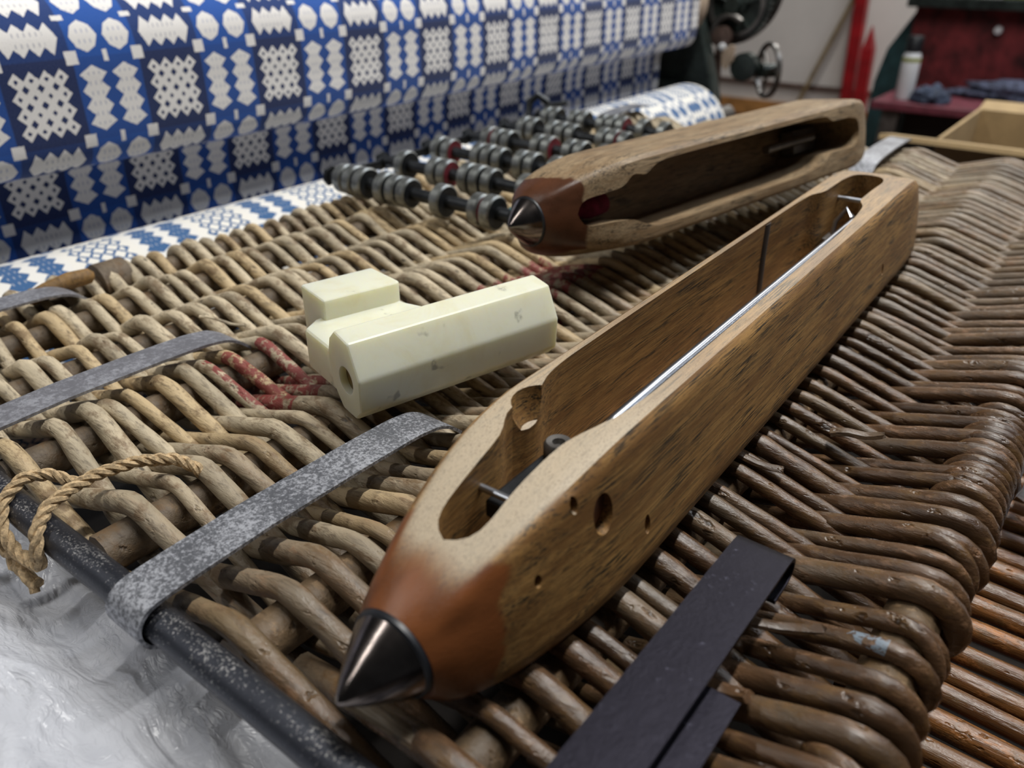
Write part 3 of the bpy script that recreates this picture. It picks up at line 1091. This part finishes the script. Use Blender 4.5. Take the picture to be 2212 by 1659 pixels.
# from behind, over the beam, down the front, under and back, then down to the roll
prof = [(-58, 12.6), (-52.0, 12.45), (-48.6, 12.0), (-47.0, 11.2), (-46.2, 9.9), (-46.0, 8.5), (-46.0, 4.6), (-46.15, 3.6), (-46.7, 2.9), (-47.8, 2.6), (-49.4, 2.8), (-50.3, 2.4), (-50.6, 1.4), (-50.6, -5.5)]
P_ = smooth_path([(p[0], 0, p[1]) for p in prof], 0.35, 3)
acc, q_at = 0.0, None
for a, b_ in zip(P_, P_[1:]):
    acc += (b_ - a).length
    if q_at is None and b_.z <= 8.9 and b_.x > -47:
        q_at = acc
# the upper row of small squares (z=8.5) sits on the block/oval boundary, i.e. 0.51 of a period
s_front = cloth_mesh(prof, CV0, CV1, 130, q_at + 0.51 * 8.3, 'hanging_sheet', M['cloth'], shift=-17.75)
RC, RZC, RRAD = -45.2, -6.3, 5.3
prof = [(RC + RRAD * math.cos(R(a)), RZC + RRAD * math.sin(R(a))) for a in range(180, -190, -9)]
cloth_mesh(prof, CV0, CV1 - 2, 120, 3.0, 'cloth_roll', M['cloth_back'], shift=-17.75)
obj('roll_end', MB().lathe([(RRAD - 0.02, CV1 - 2.0), (RRAD - 0.5, CV1 - 1.2), (RRAD - 1.6, CV1 - 0.9), (0.6, CV1 - 0.9)], 40, 'y', (RC, 0, RZC)), M['white'], cl)

lm = thing('power_loom', 'dark cast iron loom frame with gear and hand wheel', 'loom', (-50, 104, -60))
obj('breast_beam', MB().lathe([(4.3, CV0), (4.3, CV1 + 3), (3.6, CV1 + 3.4)], 36, 'y', (-50.6, 0, 7.4)), M['beam'], lm)
obj('take_up_roller', MB().lathe([(1.2, CV0), (1.2, CV1 + 10)], 20, 'y', (RC, 0, RZC)), M['castgrey'], lm)
# side frame behind the cloth edge
poly = [(-66, -60), (-60, -60), (-57, -20), (-50, -10), (-49, -9), (-48.5, -60), (-43.0, -60), (-44.6, -16), (-44.8, -4), (-46.6, 1.5), (-48.6, 6.5), (-49.0, 16), (-48.0, 24), (-52, 30), (-66, 30)]
obj('side_frame', MB().prism(poly, 100.5, 103.0, 'y'), M['castiron'], lm, smooth=False, bevel=0.3)


def annulus(c, yaw, r, w, d, n=44):
    """ring of radius r, rim width w and depth d, its axis turned by yaw from the y axis"""
    mb = MB()
    Rm = Matrix.Rotation(yaw, 3, 'Z')
    for rr_, dd in ((r - w, -d), (r, -d), (r, d), (r - w, d)):
        for k in range(n):
            a = 2 * PI * k / n
            mb.v.append(Rm @ Vector((rr_ * math.cos(a), dd, rr_ * math.sin(a))) + Vector(c))
    for j in range(4):
        for k in range(n):
            a, b_ = j * n + k, j * n + (k + 1) % n
            a2, b2 = ((j + 1) % 4) * n + k, ((j + 1) % 4) * n + (k + 1) % n
            mb.f.append((a, b_, b2, a2))
    return mb


gx, gz = -45.4, 7.0
fw_ = obj('fly_wheel', MB().lathe([(0.5, 108.0), (6.6, 108.0), (7.2, 108.4), (7.2, 109.6), (6.6, 110.0), (0.5, 110.0)], 48, 'y', (-48.2, 0, 9.0)), M['castiron'], lm)
obj('wheel_rim', annulus((-48.2, 107.9, 9.0), 0, 7.0, 0.8, 0.35), M['castiron'], fw_)
NT = 40
pol = []
for k in range(NT):
    for da, rr_ in ((0.0, 3.9), (0.3, 4.3), (0.6, 4.3), (0.85, 3.9)):
        a = 2 * PI * (k + da) / NT
        pol.append((gx + rr_ * math.cos(a), gz + rr_ * math.sin(a)))
gd_ = obj('gear_disc', MB().prism(pol, 105.6, 106.6, 'y'), M['castiron'], lm, smooth=False)
obj('gear_rim', annulus((gx, 105.4, gz), 0, 3.75, 0.5, 0.3), M['castgrey'], gd_)
for k in range(5):
    a = 2 * PI * k / 5 + 0.3
    d = Vector((math.cos(a), 0, math.sin(a)))
    obj('gear_spoke', MB().tube([Vector((gx, 105.4, gz)) + d * 0.7, Vector((gx, 105.4, gz)) + d * 3.4], 0.3, 8), M['castiron'], gd_)
obj('gear_hub', MB().lathe([(0.3, 103.8), (0.95, 103.8), (0.95, 105.0), (1.3, 105.1), (1.3, 105.5), (0.3, 105.6)], 24, 'y', (gx, 0, gz)), M['castiron'], lm)
# bracket arch and bearing in front of the gear
arch = [(-48.2, 0.8), (-48.1, 3.2), (-47.2, 5.2), (-46.0, 5.9), (-44.9, 5.8), (-44.0, 5.2)]
obj('bracket', MB().tube(smooth_path([(p[0], 104.2, p[1]) for p in arch], 0.4, 1), 0.42, 10), M['castgrey'], lm)
obj('bearing', MB().lathe([(0.4, 103.2), (1.25, 103.4), (1.25, 104.4), (0.4, 104.6)], 20, 'y', (-46.2, 0, 3.4)), M['castbrown'], lm)
obj('cap_screw', MB().lathe([(0.1, 102.7), (0.42, 102.8), (0.42, 103.3), (0.2, 103.4)], 14, 'y', (-45.7, 0, 2.3)), M['white'], lm)
obj('guide_plate', MB().prism([(-45.6, 1.6), (-44.6, 2.6), (-43.9, 2.4), (-44.0, 0.8), (-44.9, -0.4), (-45.5, 0.2)], 103.0, 103.3, 'y'), M['beam'], lm, smooth=False)
obj('lever', MB().tube([(-46.2, 103.9, 3.2), (-46.5, 104.0, 1.0), (-46.3, 104.0, -1.4), (-46.2, 104.0, -4.5), (-46.2, 104, -14)], [0.5, 0.55, 0.45, 0.45, 0.5], 10), M['castbrown'], lm)
obj('bolt', MB().lathe([(0.1, 103.0), (0.5, 103.1), (0.5, 103.7), (0.3, 103.9)], 12, 'y', (-46.1, 0, -4.2)), M['white'], lm)
obj('bolt', MB().lathe([(0.1, 102.2), (0.45, 102.3), (0.45, 103.2), (0.3, 103.4)], 12, 'y', (-47.4, 0, 0.4)), M['benchpink'], lm)
# hand wheel on its shaft, turned towards the weaver's side
hc, yw = Vector((-40.0, 105.0, -0.3)), R(-44)
hw_ = obj('hand_wheel', annulus(hc, yw, 3.35, 0.48, 0.26), M['castgrey'], lm, ang=40)
Rm = Matrix.Rotation(yw, 3, 'Z')
for k in range(3):
    a = 2 * PI * k / 3 + 0.25
    d = Rm @ Vector((math.cos(a), 0, math.sin(a)))
    obj('spoke', MB().tube([hc + d * 0.3, hc + d * 3.1], 0.24, 8), M['castgrey'], hw_)
ax = Rm @ Vector((0, 1, 0))
obj('hub', MB().tube([hc - ax * 0.9, hc + ax * 0.9], 0.85, 16), M['castiron'], hw_)
obj('wheel_shaft', MB().tube([hc + ax * 0.5, hc + ax * 0.5 + Vector((-2.6, 0.4, -0.2))], 0.9, 12), M['castiron'], lm)
obj('pinion', MB().lathe([(0.4, 103.6), (1.7, 103.7), (1.7, 105.2), (0.4, 105.4)], 24, 'y', (-42.9, 0, 0.0)), M['castiron'], lm)
# green bracket at the left end of the roll
gb = obj('roll_bracket', MB().prism([(-43.5, -6), (-37.9, -6), (-38.2, -1.2), (-40.0, 0.9), (-42.6, 0.2)], 8.0, 9.2, 'y'), M['greenpaint'], lm, smooth=False, bevel=0.2)
# dark body of the loom behind
obj('rear_frame', MB().box((-120, 97, -60), (-50, 103, -2)), M['castiron'], lm, smooth=False)

# ---------------------------------------------------------------- back of the workshop
def post(label, x, y0, zt, w, pointed, lean=0.0):
    mb = MB()
    z0 = FLOOR
    dx = lean
    ring_ = [(-w / 2, -w / 2), (w / 2, -w / 2), (w / 2, w / 2), (-w / 2, w / 2)]
    levels = [(z0, 1.0), (zt - (9 if pointed else 0.5), 1.0), (zt, 0.12 if pointed else 0.85)]
    for z_, s in levels:
        t = (z_ - z0) / (zt - z0)
        for p in ring_:
            mb.v.append(Vector((x + dx * t + p[0] * s, y0 + p[1] * s, z_)))
    for i in range(2):
        for k in range(4):
            a, b_ = i * 4 + k, i * 4 + (k + 1) % 4
            mb.f.append((a, b_, b_ + 4, a + 4))
    mb.f.append((3, 2, 1, 0))
    mb.f.append((8, 9, 10, 11))
    o_ = obj('red_post', mb, M['redpaint'], None, smooth=False, bevel=0.25)
    tag(o_, label, 'post', 'red posts')


post('tall red square post leaning at the cream wall', -108.6, 386, 60, 4.9, False, -4.6)
post('shorter red post with a pointed top', -101.6, 382, -17.0, 4.7, True, -1.7)
pl = obj('wall_pole', MB().tube([(-133.5, 384, -60), (-97.8, 391, 40)], 1.0, 12), M['brass'], None)
tag(pl, 'thin dull brass pole leaning against the cream wall', 'pole')

bn = thing('workbench', 'maroon workbench with a low red back panel', 'workbench', (-36, 268, -60))
obj('bench_top', MB().box((-64, 250, -27.6), (10, 290, -25.4)), M['benchpink'], bn, smooth=False, bevel=0.4)
obj('back_panel', MB().box((-65.5, 286, -25.4), (10, 289, -3.0)), M['maroon'], bn, smooth=False)
obj('panel_shelf', MB().box((-67, 279, -3.0), (10, 291, 0.0)), M['castiron'], bn, smooth=False, bevel=0.3)
for sx in (-61, -8):
    for sy in (252, 282):
        obj('leg', MB().box((sx, sy, -60), (sx + 4.5, sy + 4.5, -27.6)), M['castgrey'], bn, smooth=False)
obj('bench_shade', MB().box((-57, 262, -60), (-12, 288, -30)), M['table'], bn, smooth=False)  # dark block standing in for the shade under the bench
mg = thing('green_machine', 'dark green slant-sided machine casing beside the maroon bench', 'machine', (-72, 292, -60))
obj('casing', MB().prism([(-75.5, -60), (-75.0, -26), (-73.0, -16), (-66.0, -3.5), (-63.0, 6), (-59, 6), (-59, -60)], 291.5, 315, 'y'), M['greenpaint'], mg, smooth=False, bevel=0.4)
obj('nameplate', MB().box((-66.0, 290.9, 1.4), (-58.5, 291.5, 4.5)), M['yellow'], mg, smooth=False)
for x0, x1, nm in ((-60.5, -49.0, 'yellow green parts tray at the left of the bench shelf'), (-42.5, -30.0, 'yellow green parts tray at the right of the bench shelf')):
    t_ = obj('parts_tray', MB().box((x0, 280, 0.0), (x1, 289, 5.0)), M['yellow'], None, smooth=False, bevel=0.4)
    tag(t_, nm, 'tray', 'parts trays on the bench shelf')
bt = thing('bottle', 'white labelled bottle with a black cap on the bench', 'bottle', (-57.5, 258, -25.4))
bb_ = obj('bottle_body', MB().lathe([(2.2, 0.0), (2.4, 0.3), (2.4, 11.0), (2.0, 12.2), (1.2, 12.8)], 24, 'z'), M['white'], bt, world=False)
obj('label_band', MB().lathe([(2.43, 10.0), (2.43, 11.0)], 24, 'z'), M['yellow'], bb_, world=False)
obj('bottle_cap', MB().lathe([(1.9, 12.4), (2.1, 12.6), (2.1, 16.2), (1.8, 16.6), (0.1, 16.7)], 20, 'z'), M['black'], bt, world=False)


def clump(name, label, c, s, mt, seed, cat):
    bm = bmesh.new()
    bmesh.ops.create_icosphere(bm, subdivisions=4, radius=1.0)
    for v in bm.verts:
        n_ = noise.noise(v.co * 2.1 + Vector((seed, 0, 0))) * 0.45 + noise.noise(v.co * 5.0 + Vector((0, seed, 0))) * 0.28 + noise.noise(v.co * 11 + Vector((0, 0, seed))) * 0.12
        v.co *= 1 + n_
        v.co.z = max(v.co.z, -0.45)
        v.co = Vector((v.co.x * s[0], v.co.y * s[1], (v.co.z + 0.45) * s[2])) * K
    me = bpy.data.meshes.new(name)
    bm.to_mesh(me)
    bm.free()
    o_ = obj(name, me, mt, None, ang=0)
    o_.location = [k * K for k in c]
    tag(o_, label, cat)


clump('wool_waste', 'heap of dark fluffy wool waste spread along the bench', (-26, 273, -25.4), (22, 7, 3.6), M['wool'], 3, 'wool')
clump('blue_rag', 'crumpled blue grey rag beside the bottle', (-50.0, 256, -25.4), (4.6, 4, 3.0), M['bluecloth'], 8, 'rag')
bp_ = next(o_ for o_ in bn.children if o_.name.startswith('back_panel'))
lt = obj('indicator_knob', MB().lathe([(0.2, 283.8), (1.0, 284.0), (1.2, 285.0), (0.8, 286.0)], 16, 'y', (-42, 0, -8.5)), M['white'], bp_)

# open cardboard box beyond the lid
cb = thing('cardboard_box', 'open brown cardboard box behind the far end of the lid', 'box', (0, 112, -60))
zt = -4.8
x0, x1, y0, y1 = -17.7, 22.0, 99.0, 121.0
obj('box_side', MB().box((x0, y0, -60), (x1, y0 + 0.4, zt - 0.3)), M['card'], cb, smooth=False)
obj('box_side', MB().box((x0, y1, -60), (x1, y1 + 0.4, zt)), M['card'], cb, smooth=False)
obj('box_side', MB().box((x0, y0 + 0.4, -60), (x0 + 0.4, y1, zt)), M['card'], cb, smooth=False)
obj('box_side', MB().box((x1 - 0.4, y0 + 0.4, -60), (x1, y1, zt)), M['card'], cb, smooth=False)
obj('box_base', MB().box((x0, y0, -60), (x1, y1, -59.6)), M['card'], cb, smooth=False)
obj('box_flap', MB().prism([(y0 + 0.1, zt - 0.5), (y0 + 0.2, zt - 0.1), (y0 - 4.8, zt + 0.7), (y0 - 5.0, zt + 0.2)], -22.5, 22, 'x'), M['card'], cb, smooth=False)
obj('box_flap', MB().prism([(y1, zt - 0.4), (y1 + 0.4, zt), (y1 + 4.0, zt + 0.6), (y1 + 4.0, zt + 0.2)], x0, x1, 'x'), M['card'], cb, smooth=False)
